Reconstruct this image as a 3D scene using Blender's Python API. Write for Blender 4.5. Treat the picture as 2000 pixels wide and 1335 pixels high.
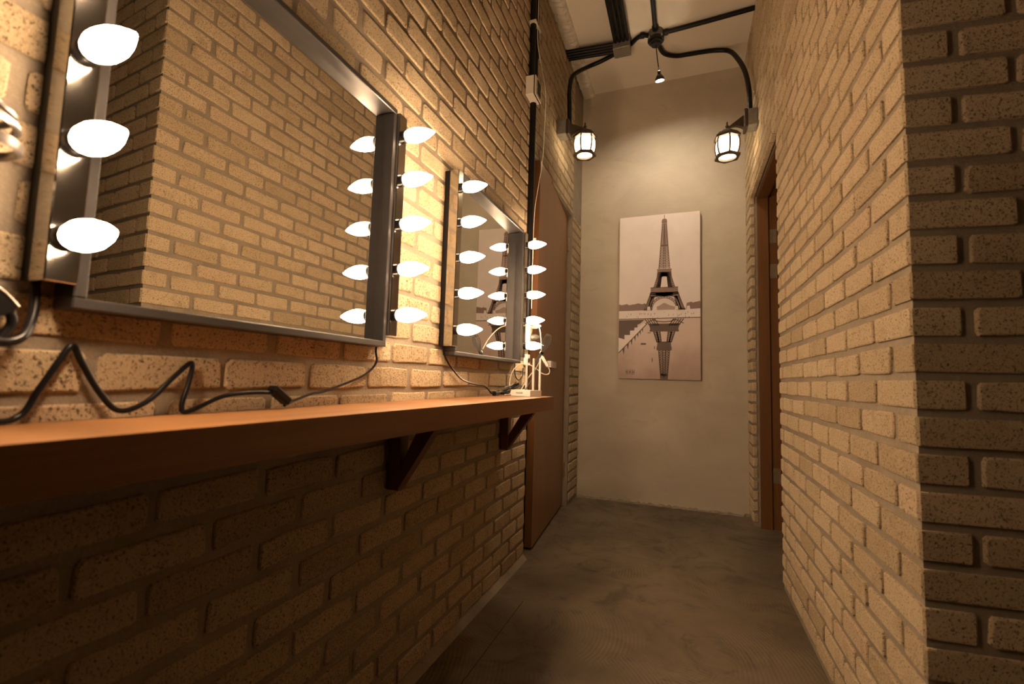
import bpy, math, random
from mathutils import Vector, Matrix
for o in list(bpy.data.objects):
    bpy.data.objects.remove(o)
random.seed(7)
SC = bpy.context.scene
COL = SC.collection
S = 0.92                     # metres per drawing unit (the camera stands one unit above the floor)

def W(p):                    # drawing coordinates (origin at eye height) -> world metres
    return Vector((p[0] * S, p[1] * S, (p[2] + 1.0) * S))

# ------------------------------------------------------------------ camera
YAW, PITCH, ROLL, FPX = math.radians(-20.79585), math.radians(4.57199), math.radians(1.67797), 896.012
cy, sy, cp, sp, cr, sr = math.cos(YAW), math.sin(YAW), math.cos(PITCH), math.sin(PITCH), math.cos(ROLL), math.sin(ROLL)
FWD = Vector((sy * cp, cy * cp, sp)); RGT0 = Vector((cy, -sy, 0)); UP0 = RGT0.cross(FWD)
RGT = RGT0 * cr + UP0 * sr; UPV = UP0 * cr - RGT0 * sr
cam = bpy.data.cameras.new('camera'); cam_o = bpy.data.objects.new('camera', cam); COL.objects.link(cam_o)
cam.sensor_width = 36.0; cam.sensor_fit = 'HORIZONTAL'; cam.lens = FPX * 36.0 / 2000.0; cam.clip_start = 0.02
M = Matrix.Identity(4)
for i in range(3):
    M[i][0], M[i][1], M[i][2] = RGT[i], UPV[i], -FWD[i]
M.translation = W((0, 0, 0)); cam_o.matrix_world = M
cam.dof.use_dof = True; cam.dof.focus_distance = 2.3; cam.dof.aperture_fstop = 3.5
SC.camera = cam_o

# ------------------------------------------------------------------ world, exposure
wd = bpy.data.worlds.new('night'); SC.world = wd; wd.use_nodes = True
wd.node_tree.nodes['Background'].inputs[0].default_value = (0.02, 0.014, 0.008, 1)
wd.node_tree.nodes['Background'].inputs[1].default_value = 0.05
SC.view_settings.view_transform = 'Standard'; SC.view_settings.look = 'None'
SC.view_settings.gamma = 1.0; SC.view_settings.use_curve_mapping = False
SC.view_settings.exposure = 0.0
SC.cycles.use_denoising = True; SC.cycles.use_light_tree = False; SC.cycles.adaptive_threshold = 0.02
SC.cycles.max_bounces = 6; SC.cycles.diffuse_bounces = 4; SC.cycles.glossy_bounces = 4
SC.cycles.sample_clamp_indirect = 6.0
BULB, LANTERN, SPOT = 158.0, 13.0, 1150.0
WARM = (1.0, 0.69, 0.42)

# ------------------------------------------------------------------ materials
def mat(name):
    m = bpy.data.materials.new(name); m.use_nodes = True
    nt = m.node_tree; return m, nt, nt.nodes['Principled BSDF']
def N(nt, kind, **kw):
    n = nt.nodes.new(kind)
    for k, v in kw.items():
        if k in n.inputs: n.inputs[k].default_value = v
        else: setattr(n, k, v)
    return n
def ramp(nt, stops, src):
    r = nt.nodes.new('ShaderNodeValToRGB'); e = r.color_ramp.elements
    while len(e) < len(stops): e.new(0.5)
    for i, (p, c) in enumerate(stops):
        e[i].position = p; e[i].color = (c[0], c[1], c[2], 1) if not isinstance(c, (int, float)) else (c, c, c, 1)
    nt.links.new(src, r.inputs[0]); return r.outputs[0]
def mix(nt, a, b, f, mode='MIX'):
    n = nt.nodes.new('ShaderNodeMix'); n.data_type = 'RGBA'; n.blend_type = mode
    for sock, v in ((n.inputs[0], f), (n.inputs[6], a), (n.inputs[7], b)):
        if hasattr(v, 'links') or hasattr(v, 'is_output'): nt.links.new(v, sock)
        elif isinstance(v, (int, float)): sock.default_value = v
        else: sock.default_value = (v[0], v[1], v[2], 1)
    return n.outputs[2]
def math_n(nt, op, a, b=0.0):
    n = nt.nodes.new('ShaderNodeMath'); n.operation = op
    for s_, v in ((n.inputs[0], a), (n.inputs[1], b)):
        if hasattr(v, 'is_output'): nt.links.new(v, s_)
        else: s_.default_value = v
    return n.outputs[0]
def bump(nt, bs, h, strength, dist):
    b = N(nt, 'ShaderNodeBump', Strength=strength, Distance=dist)
    nt.links.new(h, b.inputs['Height']); nt.links.new(b.outputs[0], bs.inputs['Normal'])
def noise(nt, vec, scale, detail=3.0, rough=0.6, dist=0.0):
    n = N(nt, 'ShaderNodeTexNoise', Scale=scale, Detail=detail, Roughness=rough, Distortion=dist)
    nt.links.new(vec, n.inputs['Vector']); return n.outputs['Fac']
def pos(nt):
    return nt.nodes.new('ShaderNodeNewGeometry').outputs['Position']

def plain(name, col, rough=0.5, metal=0.0, noisy=0.0, scale=40.0, bmp=0.0, coat=0.0, spec=0.5):
    m, nt, b = mat(name)
    b.inputs['Roughness'].default_value = rough; b.inputs['Metallic'].default_value = metal
    p = pos(nt)
    f = noise(nt, p, scale)
    lo = tuple(c * (1 - noisy) for c in col); hi = tuple(min(1, c * (1 + noisy)) for c in col)
    nt.links.new(ramp(nt, [(0.3, lo), (0.7, hi)], f), b.inputs['Base Color'])
    if bmp: bump(nt, b, f, bmp, 0.002)
    if coat: b.inputs['Coat Weight'].default_value = coat
    b.inputs['Specular IOR Level'].default_value = spec
    return m

def brick_material():
    m, nt, b = mat('sand_brick')
    g = nt.nodes.new('ShaderNodeNewGeometry'); p = g.outputs['Position']
    oi = nt.nodes.new('ShaderNodeObjectInfo')
    rnd = math_n(nt, 'FRACT', math_n(nt, 'ADD', g.outputs['Random Per Island'], oi.outputs['Random']))
    tint = ramp(nt, [(0.0, (0.46, 0.345, 0.212)), (0.45, (0.57, 0.44, 0.28)), (0.8, (0.63, 0.495, 0.325)), (1.0, (0.59, 0.44, 0.29))], rnd)
    blotch = noise(nt, p, 14.0, 2.0, 0.6)
    col = mix(nt, tint, (0.40, 0.29, 0.17), ramp(nt, [(0.52, 0.0), (0.75, 0.55)], blotch))
    grain = noise(nt, p, 520.0, 1.0, 0.75)
    col = mix(nt, col, (0.70, 0.57, 0.40), ramp(nt, [(0.52, 0.0), (0.72, 0.6)], grain))
    pits = noise(nt, p, 235.0, 2.0, 0.8)
    pitm = ramp(nt, [(0.345, 1.0), (0.44, 0.0)], pits)
    col = mix(nt, col, (0.11, 0.073, 0.04), pitm)
    nt.links.new(col, b.inputs['Base Color'])
    b.inputs['Roughness'].default_value = 0.92; b.inputs['Specular IOR Level'].default_value = 0.15; b.inputs['Diffuse Roughness'].default_value = 0.9
    lump = noise(nt, p, 60.0, 1.0, 0.6)
    h = math_n(nt, 'ADD', math_n(nt, 'MULTIPLY', grain, 0.6), math_n(nt, 'MULTIPLY', lump, 0.9))
    h = math_n(nt, 'SUBTRACT', h, math_n(nt, 'MULTIPLY', pitm, 0.55))
    bump(nt, b, h, 0.9, 0.0045)
    return m

def mortar_material():
    m, nt, b = mat('grey_mortar')
    p = pos(nt)
    f = noise(nt, p, 9.0, 3.0, 0.65); g = noise(nt, p, 160.0, 1.0, 0.7)
    col = ramp(nt, [(0.3, (0.235, 0.187, 0.135)), (0.7, (0.315, 0.256, 0.19))], f)
    col = mix(nt, col, (0.44, 0.37, 0.28), ramp(nt, [(0.55, 0.0), (0.8, 0.4)], g))
    nt.links.new(col, b.inputs['Base Color']); b.inputs['Roughness'].default_value = 0.9
    b.inputs['Specular IOR Level'].default_value = 0.2
    bump(nt, b, math_n(nt, 'ADD', g, math_n(nt, 'MULTIPLY', noise(nt, p, 45.0), 1.5)), 0.5, 0.003)
    return m

def plaster_material(name, lo, hi, dark, bscale=30.0, streak=True):
    m, nt, b = mat(name)
    p = pos(nt)
    mp = N(nt, 'ShaderNodeMapping'); mp.inputs['Scale'].default_value = (1.0, 1.0, 1.6); nt.links.new(p, mp.inputs['Vector'])
    f = noise(nt, mp.outputs[0], 1.9, 6.0, 0.62, 0.5)
    col = ramp(nt, [(0.32, lo), (0.68, hi)], f)
    s = noise(nt, mp.outputs[0], 5.0, 7.0, 0.7, 1.2)
    col = mix(nt, col, dark, ramp(nt, [(0.60, 0.0), (0.78, 0.45)], s))
    sp_ = noise(nt, p, 120.0, 2.0, 0.5)
    col = mix(nt, col, dark, ramp(nt, [(0.70, 0.0), (0.76, 0.5)], sp_))
    nt.links.new(col, b.inputs['Base Color']); b.inputs['Roughness'].default_value = 0.62
    b.inputs['Specular IOR Level'].default_value = 0.3
    bump(nt, b, math_n(nt, 'ADD', math_n(nt, 'MULTIPLY', noise(nt, p, bscale, 5.0, 0.7), 0.5), s), 0.25, 0.006)
    return m

def floor_material():
    m, nt, b = mat('trowelled_concrete')
    p = pos(nt)
    f = noise(nt, p, 1.6, 7.0, 0.65, 0.8); g = noise(nt, p, 4.5, 6.0, 0.7, 1.5)
    col = ramp(nt, [(0.30, (0.075, 0.054, 0.034)), (0.5, (0.13, 0.096, 0.060)), (0.72, (0.185, 0.142, 0.090))], f)
    col = mix(nt, col, (0.045, 0.035, 0.023), ramp(nt, [(0.52, 0.0), (0.70, 0.8)], g))
    cell = N(nt, 'ShaderNodeTexVoronoi', Scale=1.7); nt.links.new(p, cell.inputs['Vector'])
    rel = nt.nodes.new('ShaderNodeVectorMath'); rel.operation = 'SUBTRACT'
    nt.links.new(p, rel.inputs[0]); nt.links.new(cell.outputs['Position'], rel.inputs[1])
    off = nt.nodes.new('ShaderNodeVectorMath'); off.operation = 'ADD'
    sc_ = nt.nodes.new('ShaderNodeVectorMath'); sc_.operation = 'SCALE'; sc_.inputs['Scale'].default_value = 0.9
    nt.links.new(cell.outputs['Color'], sc_.inputs[0]); nt.links.new(rel.outputs[0], off.inputs[0]); nt.links.new(sc_.outputs[0], off.inputs[1])
    w = N(nt, 'ShaderNodeTexWave', Scale=22.0, Distortion=1.2, Detail=1.0); w.wave_type = 'RINGS'; w.rings_direction = 'Z'
    w.inputs['Detail Scale'].default_value = 2.0
    nt.links.new(off.outputs[0], w.inputs['Vector'])
    ridg = math_n(nt, 'MULTIPLY', w.outputs['Fac'], ramp(nt, [(0.42, 0.0), (0.6, 1.0)], noise(nt, p, 3.0, 3.0)))
    col = mix(nt, col, (0.26, 0.20, 0.125), math_n(nt, 'MULTIPLY', ridg, 0.36))
    nt.links.new(col, b.inputs['Base Color'])
    nt.links.new(ramp(nt, [(0.3, 0.34), (0.7, 0.55)], g), b.inputs['Roughness'])
    b.inputs['Specular IOR Level'].default_value = 0.35
    bump(nt, b, math_n(nt, 'ADD', math_n(nt, 'MULTIPLY', ridg, 0.5), g), 0.25, 0.004)
    return m

def wood_material(name, dark, lite, axis, rough=0.42, freq=26.0):
    m, nt, b = mat(name)
    p = pos(nt)
    mp = N(nt, 'ShaderNodeMapping')
    sc = [freq, freq, freq]; sc[axis] = 1.3
    mp.inputs['Scale'].default_value = sc; nt.links.new(p, mp.inputs['Vector'])
    f = noise(nt, mp.outputs[0], 1.0, 6.0, 0.65, 0.6)
    col = ramp(nt, [(0.28, dark), (0.72, lite)], f)
    fine = noise(nt, mp.outputs[0], 7.0, 3.0, 0.7)
    col = mix(nt, col, dark, ramp(nt, [(0.55, 0.0), (0.8, 0.4)], fine))
    nt.links.new(col, b.inputs['Base Color']); b.inputs['Roughness'].default_value = rough
    b.inputs['Specular IOR Level'].default_value = 0.4
    bump(nt, b, fine, 0.12, 0.001)
    return m

def emit(name, col, strength):
    m = bpy.data.materials.new(name); m.use_nodes = True; nt = m.node_tree; nt.nodes.clear()
    e = N(nt, 'ShaderNodeEmission'); e.inputs[0].default_value = (*col, 1); e.inputs[1].default_value = strength
    o = nt.nodes.new('ShaderNodeOutputMaterial'); nt.links.new(e.outputs[0], o.inputs[0]); m.cycles.emission_sampling = 'FRONT'; return m

MT = dict(
    brick=brick_material(), mortar=mortar_material(),
    end=plaster_material('cement_plaster', (0.45, 0.38, 0.29), (0.56, 0.48, 0.37), (0.32, 0.26, 0.19)),
    ceil=plaster_material('ceiling_paint', (0.76, 0.68, 0.57), (0.80, 0.72, 0.61), (0.68, 0.60, 0.50), 60.0),
    ledge=plaster_material('crumbling_plaster', (0.55, 0.49, 0.41), (0.74, 0.68, 0.58), (0.14, 0.11, 0.08), 90.0),
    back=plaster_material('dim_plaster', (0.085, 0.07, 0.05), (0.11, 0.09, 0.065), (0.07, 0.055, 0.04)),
    floor=floor_material(),
    shelf=wood_material('orange_wood', (0.19, 0.082, 0.028), (0.29, 0.135, 0.05), 1),
    bracket=wood_material('red_brown_wood', (0.10, 0.032, 0.015), (0.16, 0.055, 0.025), 2),
    door=wood_material('brown_veneer', (0.20, 0.09, 0.032), (0.27, 0.13, 0.05), 2, 0.38),
    frame_wood=wood_material('stained_frame', (0.125, 0.052, 0.017), (0.18, 0.078, 0.026), 2, 0.4),
    frame=plain('dark_grey_metal', (0.062, 0.056, 0.054), 0.36, 0.65, 0.12, 18.0),
    mirror=plain('mirror_silver', (0.94, 0.935, 0.90), 0.0, 1.0),
    chrome=plain('polished_steel', (0.66, 0.63, 0.58), 0.13, 1.0, 0.06, 25.0, 0.02),
    black=plain('black_plastic', (0.006, 0.005, 0.005), 0.30, 0.0, 0.2, spec=0.22),
    blackmetal=plain('black_enamel', (0.02, 0.018, 0.016), 0.25, 0.3, 0.2, coat=0.5),
    rim=plain('worn_rim', (0.16, 0.14, 0.13), 0.28, 0.85, 0.1),
    conduit=plain('black_conduit', (0.006, 0.005, 0.004), 0.42, 0.0, 0.3, spec=0.22),
    cream=plain('cream_plastic', (0.70, 0.61, 0.49), 0.45, 0.0, 0.03),
    white=plain('white_plastic', (0.78, 0.74, 0.68), 0.4, 0.0, 0.03),
    hole=plain('dark_slot', (0.01, 0.009, 0.008), 0.6),
    galv=plain('grey_painted_steel', (0.24, 0.22, 0.185), 0.5, 0.4, 0.15, 60.0, 0.1),
    greyp=plain('grey_plastic_box', (0.115, 0.105, 0.09), 0.5, 0.0, 0.1),
    bronze=plain('aged_bronze', (0.075, 0.055, 0.036), 0.42, 0.55, 0.25, 50.0, 0.15),
    steel=plain('steel', (0.55, 0.51, 0.45), 0.32, 0.9, 0.08),
    hinge=plain('brass_hinge', (0.36, 0.27, 0.17), 0.4, 0.7, 0.1),
    graycord=plain('grey_cable', (0.075, 0.066, 0.055), 0.35),
    bulb=emit('lit_bulb', WARM, BULB), bulb_base=emit('lit_bulb_base', (1.0, 0.70, 0.45), 22.0), pane=emit('lit_frosted_pane', (1.0, 0.76, 0.46), LANTERN),
    tube=emit('lit_lamp_tube', (1.0, 0.82, 0.56), LANTERN * 2.2), spot=emit('lit_spot', (1.0, 0.85, 0.64), SPOT),
    collar=plain('bulb_collar', (0.62, 0.50, 0.38), 0.35, 0.2),
    canvas=None,
)

# ------------------------------------------------------------------ mesh helpers
class MB:
    def __init__(s): s.v = []; s.f = []
    def add(s, vs, fs):
        b = len(s.v); s.v += [tuple(v) for v in vs]; s.f += [tuple(b + i for i in f) for f in fs]; return s
    def box(s, a, b):
        x0, y0, z0 = a; x1, y1, z1 = b
        return s.hexa([(x0, y0), (x1, y0), (x1, y1), (x0, y1)], z0, z1)
    def hexa(s, plan, z0, z1):                       # prism over a plan polygon (counter-clockwise)
        n = len(plan)
        vs = [(p[0], p[1], z0) for p in plan] + [(p[0], p[1], z1) for p in plan]
        return s.add(vs, [tuple(range(n - 1, -1, -1)), tuple(range(n, 2 * n))] + [(i, (i + 1) % n, n + (i + 1) % n, n + i) for i in range(n)])
    def bbox(s, a, b, c):                            # box with chamfered edges
        x0, y0, z0 = a; x1, y1, z1 = b
        pl = lambda i: [(x0 + c, y0 + i), (x1 - c, y0 + i), (x1 - i, y0 + c), (x1 - i, y1 - c), (x1 - c, y1 - i), (x0 + c, y1 - i), (x0 + i, y1 - c), (x0 + i, y0 + c)]
        outer = pl(0.0); inn = [(min(max(p[0], x0 + c), x1 - c), min(max(p[1], y0 + c), y1 - c)) for p in outer]
        rings = [(inn, z0), (outer, z0 + c), (outer, z1 - c), (inn, z1)]
        vs = [(p[0], p[1], z) for r, z in rings for p in r]; fs = [tuple(range(7, -1, -1)), tuple(range(24, 32))]
        for k in range(3):
            fs += [(8 * k + i, 8 * k + (i + 1) % 8, 8 * k + 8 + (i + 1) % 8, 8 * k + 8 + i) for i in range(8)]
        return s.add(vs, fs)
    def lathe(s, org, axis, prof, n=16, cap=True):   # prof: (distance along axis, radius)
        ax = Vector(axis).normalized(); t = Vector((0, 0, 1)) if abs(ax.z) < 0.9 else Vector((1, 0, 0))
        u = ax.cross(t).normalized(); w = ax.cross(u); org = Vector(org); vs = []
        for d, r in prof:
            for i in range(n):
                a = 2 * math.pi * i / n; vs.append(org + ax * d + (u * math.cos(a) + w * math.sin(a)) * r)
        fs = []
        for k in range(len(prof) - 1):
            for i in range(n): fs.append((k * n + i, k * n + (i + 1) % n, (k + 1) * n + (i + 1) % n, (k + 1) * n + i))
        if cap: fs += [tuple(range(n - 1, -1, -1)), tuple(range((len(prof) - 1) * n, len(prof) * n))]
        return s.add(vs, fs)
    def tube(s, pts, r, n=8, smooth=6, cap=True):
        P = [Vector(p) for p in pts]
        if smooth and len(P) > 2:
            Q = []
            for i in range(len(P) - 1):
                p0, p1, p2, p3 = P[max(i - 1, 0)], P[i], P[i + 1], P[min(i + 2, len(P) - 1)]
                for k in range(smooth):
                    t = k / smooth
                    Q.append(0.5 * ((2 * p1) + (p2 - p0) * t + (2 * p0 - 5 * p1 + 4 * p2 - p3) * t * t + (3 * p1 - p0 - 3 * p2 + p3) * t ** 3))
            P = Q + [P[-1]]
        vs = []; prev = None
        for i, p in enumerate(P):
            d = (P[min(i + 1, len(P) - 1)] - P[max(i - 1, 0)]).normalized()
            if prev is None:
                t = Vector((0, 0, 1)) if abs(d.z) < 0.9 else Vector((1, 0, 0)); u = d.cross(t).normalized()
            else:
                u = (prev - d * prev.dot(d)).normalized()
            prev = u; w = d.cross(u)
            for k in range(n):
                a = 2 * math.pi * k / n; vs.append(p + (u * math.cos(a) + w * math.sin(a)) * r)
        fs = [(i * n + k, i * n + (k + 1) % n, (i + 1) * n + (k + 1) % n, (i + 1) * n + k) for i in range(len(P) - 1) for k in range(n)]
        if cap: fs += [tuple(range(n - 1, -1, -1)), tuple(range((len(P) - 1) * n, len(P) * n))]
        return s.add(vs, fs)
    def rot(s, org, axis, deg):
        m = Matrix.Rotation(math.radians(deg), 3, Vector(axis)); o = Vector(org)
        s.v = [tuple(m @ (Vector(v) - o) + o) for v in s.v]; return s
    def build(s, name, mt, parent=None, smooth=False):
        vs = [W(v) for v in s.v]
        lo = Vector((min(v[i] for v in vs) for i in range(3))); hi = Vector((max(v[i] for v in vs) for i in range(3)))
        c = Vector(((lo.x + hi.x) / 2, (lo.y + hi.y) / 2, lo.z)) if parent is None else (lo + hi) / 2
        me = bpy.data.meshes.new(name); me.from_pydata([v - c for v in vs], [], s.f); me.update()
        bm_fix(me)
        me.materials.append(MT[mt] if isinstance(mt, str) else mt)
        if smooth:
            me.shade_smooth()
            try: me.set_sharp_from_angle(angle=math.radians(40))
            except Exception: pass
        o = bpy.data.objects.new(name, me); COL.objects.link(o)
        put(o, c, parent); return o

import bmesh
def bm_fix(me):
    bm = bmesh.new(); bm.from_mesh(me); bmesh.ops.recalc_face_normals(bm, faces=bm.faces); bm.to_mesh(me); bm.free()
WPOS = {}
def put(o, wloc, parent):
    WPOS[o.name] = Vector(wloc)
    if parent is not None:
        o.parent = parent; o.location = Vector(wloc) - WPOS[parent.name]
    else:
        o.location = wloc
def tag(o, label, cat, group=None):
    o['label'] = label; o['category'] = cat
    if group: o['group'] = group
    return o
def thing(name, base, label, cat, group=None):
    o = bpy.data.objects.new(name, None); o.empty_display_size = 0.05; COL.objects.link(o); put(o, W(base), None)
    return tag(o, label, cat, group)
def struct(o):
    o['kind'] = 'structure'; return o

# ------------------------------------------------------------------ bricks
PITCH_Z, PITCH_L, JOINT, PROUD = 0.0775, 0.2185, 0.0185, 0.0052
Z0, ZC = 0.070, 2.64
def in_view(p):                                       # projected size used only to choose which bricks are single objects
    v = Vector(p); d = v.dot(FWD)
    if d < 0.05: return 0.0
    x = 1000 + FPX * v.dot(RGT) / d; y = 667 - FPX * v.dot(UPV) / d
    return 1.0 / d if -60 < x < 2060 and -50 < y < 1385 else 0.0
def brick_shape(l, h, rng, depth=0.022):
    # one brick: ten-sided outline with worn corners, chamfered front; local X along, Z up, front towards -Y
    a, b = l / 2, h / 2; c = lambda: rng.uniform(0.003, 0.010); j = lambda: rng.uniform(-0.0030, 0.0030)
    c = (lambda: rng.uniform(0.002, 0.005)) if min(l, h) < 0.03 else c
    o = [(-a + c(), -b + j()), (j() * 4, -b + j()), (a - c(), -b + j()), (a + j(), -b + c()), (a + j(), b - c()),
         (a - c(), b + j()), (j() * 4, b + j()), (-a + c(), b + j()), (-a + j(), b - c()), (-a + j(), -b + c())]
    bv = min(0.0032, 0.2 * min(l, h)); k1, k2 = 1 - bv / a, 1 - bv / b
    vs = [(x, depth - PROUD, z) for x, z in o] + [(x, 0.0025, z) for x, z in o] + [(x * k1, rng.uniform(-0.0008, 0.0004), z * k2) for x, z in o]
    fs = [tuple(20 + i for i in range(9, -1, -1))]
    for r in (0, 10):
        fs += [(r + i, r + 10 + i, r + 10 + (i + 1) % 10, r + (i + 1) % 10) for i in range(10)]
    return vs, fs
_rng = random.Random(3)
def to_mesh(vs, fs, name='brick'):
    me = bpy.data.meshes.new(name); me.from_pydata([Vector(v) * S for v in vs], [], fs); me.update(); bm_fix(me)
    me.materials.append(MT['brick']); return me
FULL_L, HALF_L, BH = PITCH_L - JOINT, PITCH_L / 2 - JOINT, PITCH_Z - JOINT
FULL_V = [brick_shape(FULL_L, BH, _rng) for _ in range(12)]
FULL_M = [to_mesh(*v) for v in FULL_V]

class Laid:                                           # collects the bricks of one wall
    def __init__(s, parent): s.parent = parent; s.b = []
    def rect(s, org, dirv, rz, u0, u1, z0, z1, joints, sliver=0.02, par=None):
        """org: plan point where u = 0, dirv: plan direction, rz: rotation of a brick, joints: (odd, even) joint centres"""
        k0 = math.floor((z0 - Z0) / PITCH_Z) - 1; k1 = math.ceil((z1 - Z0) / PITCH_Z) + 1
        for k in range(k0, k1 + 1):
            za, zb = Z0 + k * PITCH_Z - BH / 2, Z0 + k * PITCH_Z + BH / 2
            if par is not None and k % 2 != par: continue
            za, zb = max(za, z0), min(zb, z1)
            if zb - za < 0.012: continue
            j = joints[0] if k % 2 else joints[1]
            n0 = math.floor((u0 - j) / PITCH_L) - 1; n1 = math.ceil((u1 - j) / PITCH_L) + 1
            for n in range(n0, n1 + 1):
                w = _rng.uniform(-0.0035, 0.0035)
                ua, ub = j + n * PITCH_L + JOINT / 2 + w, j + (n + 1) * PITCH_L - JOINT / 2 + w
                ua, ub = max(ua, u0), min(ub, u1)
                if ub - ua < sliver: continue
                s.one(org, dirv, rz, ua, ub, za, zb)
    def one(s, org, dirv, rz, ua, ub, za, zb, depth=0.022):
        full = abs((ub - ua) - FULL_L) < 0.004 and abs((zb - za) - BH) < 0.003
        nrm = Vector((math.sin(rz), -math.cos(rz)))
        uc = (ua + ub) / 2; out = _rng.uniform(-0.0015, 0.0015)
        p = (org[0] + dirv[0] * uc + nrm.x * out, org[1] + dirv[1] * uc + nrm.y * out, (za + zb) / 2 + _rng.uniform(-0.0015, 0.0015))
        rot = Matrix.Rotation(rz + _rng.uniform(-0.008, 0.008), 3, 'Z') @ Matrix.Rotation(_rng.uniform(-0.006, 0.006), 3, 'Y')
        q = Vector(p)
        size = in_view(q) * in_view(q) * (ub - ua) * (zb - za) * max(0.15, abs(q.normalized().dot(Vector((nrm.x, nrm.y, 0)))))
        s.b.append((size, p, rot, _rng.randrange(12) if full else None, ub - ua, zb - za, depth))
    def finish(s, most=300):
        s.b.sort(key=lambda t: -t[0]); rest = MB()
        base = WPOS[s.parent.name]
        for i, (size, p, rot, var, l, h, depth) in enumerate(s.b):
            if i < most and size > 0:
                if var is not None: me = FULL_M[var]
                else: me = to_mesh(*brick_shape(l, h, _rng, depth))
                o = bpy.data.objects.new('brick', me); COL.objects.link(o)
                o.parent = s.parent; o.location = W(p) - base; o.rotation_euler = rot.to_euler()
            else:
                vs, fs = FULL_V[var] if var is not None else brick_shape(l, h, _rng, depth)
                P = Vector(p); rest.add([P + rot @ Vector(v) for v in vs], fs)
        if rest.v:
            o = rest.build('brickwork', 'brick', s.parent); o['kind'] = 'stuff'

# ------------------------------------------------------------------ the shell
XL, XLF, XR, YE = -0.85, -0.885, 0.453, 4.03          # brick faces left (near / beyond the conduit), right, end wall
YB, XB = -2.2, 2.1
YD0, YD1, ZD1 = 2.515, 3.69, 1.385                    # opening of the door in the left wall
RD0, RD1, RZ = 2.71, 3.77, 1.416                      # opening in the right wall
floor = struct(MB().box((-1.3, YB - .1, -1.06), (XB + .1, YE + .12, -1.0)).build('floor', 'floor'))
ceiling = struct(MB().box((-1.3, YB - .1, ZC), (XB + .1, YE + .12, ZC + .06)).build('ceiling', 'ceil'))
struct(MB().box((-1.3, YE, -1.0), (XB + .1, YE + .12, ZC)).build('wall_end', 'end'))
struct(MB().box((-1.3, YB - .1, -1.0), (XB + .1, YB, ZC)).build('wall_back', 'back'))
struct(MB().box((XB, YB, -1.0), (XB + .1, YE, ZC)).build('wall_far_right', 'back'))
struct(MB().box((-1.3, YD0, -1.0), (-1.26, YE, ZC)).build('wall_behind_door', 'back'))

wall_left = struct(MB().box((-1.26, YB, -1.0), (XL - PROUD, YD0, ZC)).build('wall_left', 'mortar'))
L1 = Laid(wall_left)
L1.rect((XL, 0), (0, 1), math.pi / 2, YB, YD0 - .003, -0.99, ZC, (1.302, 1.411)); L1.finish()

m = MB().box((-1.26, YD0, ZD1), (XLF - PROUD, YD1, ZC)); m.box((-1.26, YD1, -1.0), (XLF - PROUD, YE, ZC))
wall_lf = struct(m.build('wall_left_far', 'mortar'))
L2 = Laid(wall_lf)
L2.rect((XLF, 0), (0, 1), math.pi / 2, YD0 + .004, YD1, ZD1 + .004, ZC, (1.302, 1.411))
L2.rect((XLF, 0), (0, 1), math.pi / 2, YD1 + .006, YE - .004, -0.99, ZD1 + .004, (1.302, 1.411))
L2.finish()

SK = math.radians(6.488)                              # the return face runs a little off square
D2 = (math.cos(SK), math.sin(SK)); C0 = (XR, 1.216)
ci = (XR + PROUD + .002, 1.216 + PROUD + .004)
wall_right = struct(MB().hexa([ci, (ci[0] + .19, ci[1] + .022), (XR + .20, RD0 - .004), (XR + PROUD, RD0 - .004)], -1.0, ZC).build('wall_right', 'mortar'))
R1 = Laid(wall_right)
R1.rect((XR, 0), (0, 1), -math.pi / 2, 1.438, RD0, -0.99, ZC, (1.429, 0), par=1)
R1.rect((XR, 0), (0, 1), -math.pi / 2, 1.331, RD0, -0.99, ZC, (0, 1.3225), par=0)
R1.finish()

wf_plan = [ci, (ci[0] + D2[0] * 1.66, ci[1] + D2[1] * 1.66), (ci[0] + D2[0] * 1.66, ci[1] + D2[1] * 1.66 + .14), (ci[0], ci[1] + .14)]
wall_front = struct(MB().hexa(wf_plan, -1.0, ZC).build('wall_front', 'mortar'))
F1 = Laid(wall_front)
F1.rect(C0, D2, SK, .112, 1.62, -0.99, ZC, (.103, 0), par=1)
F1.rect(C0, D2, SK, .2155, 1.62, -0.99, ZC, (0, .2065), par=0)
F1.finish()
# corner bricks: whole bricks that show a stretcher on one face and a header on the other
for k in range(-13, 34):
    za, zb = Z0 + k * PITCH_Z - BH / 2, min(Z0 + k * PITCH_Z + BH / 2, ZC)
    if zb - za < .012: continue
    l1, l2 = (.204, .0935) if k % 2 else (.0975, .1965)
    e = [_rng.uniform(-.0025, .0025) for _ in range(6)]; c = _rng.uniform(.003, .006)
    x0, y0 = C0[0] + e[0] * .7, C0[1] + e[1] * .7
    pt = lambda a, b_: (x0 + D2[0] * b_, y0 + a + D2[1] * b_)
    outer = [pt(0, c), pt(0, l2 - c), pt(c, l2), pt(.06, l2), pt(.06, .06), pt(l1, .06), pt(l1, c), pt(l1 - c, 0), pt(c, 0)]
    cx, cy_ = pt(.03, .03)
    inner = [(p[0] + (cx - p[0]) * .04 * (1 if i in (0, 1, 2, 6, 7, 8) else 0), p[1] + (cy_ - p[1]) * .04 * (1 if i in (0, 1, 2, 6, 7, 8) else 0)) for i, p in enumerate(outer)]
    n = len(outer); zs = (za, za + .004, zb - .004, zb)
    vs = [(p[0], p[1], z + _rng.uniform(-.0008, .0008)) for r, z in ((inner, zs[0]), (outer, zs[1]), (outer, zs[2]), (inner, zs[3])) for p in r]
    fs = [tuple(range(n - 1, -1, -1)), tuple(range(3 * n, 4 * n))]
    for q in range(3): fs += [(q * n + i, q * n + (i + 1) % n, (q + 1) * n + (i + 1) % n, (q + 1) * n + i) for i in range(n)]
    MB().add(vs, fs).build('corner_brick', 'brick', wall_right if k % 2 else wall_front)

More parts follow.
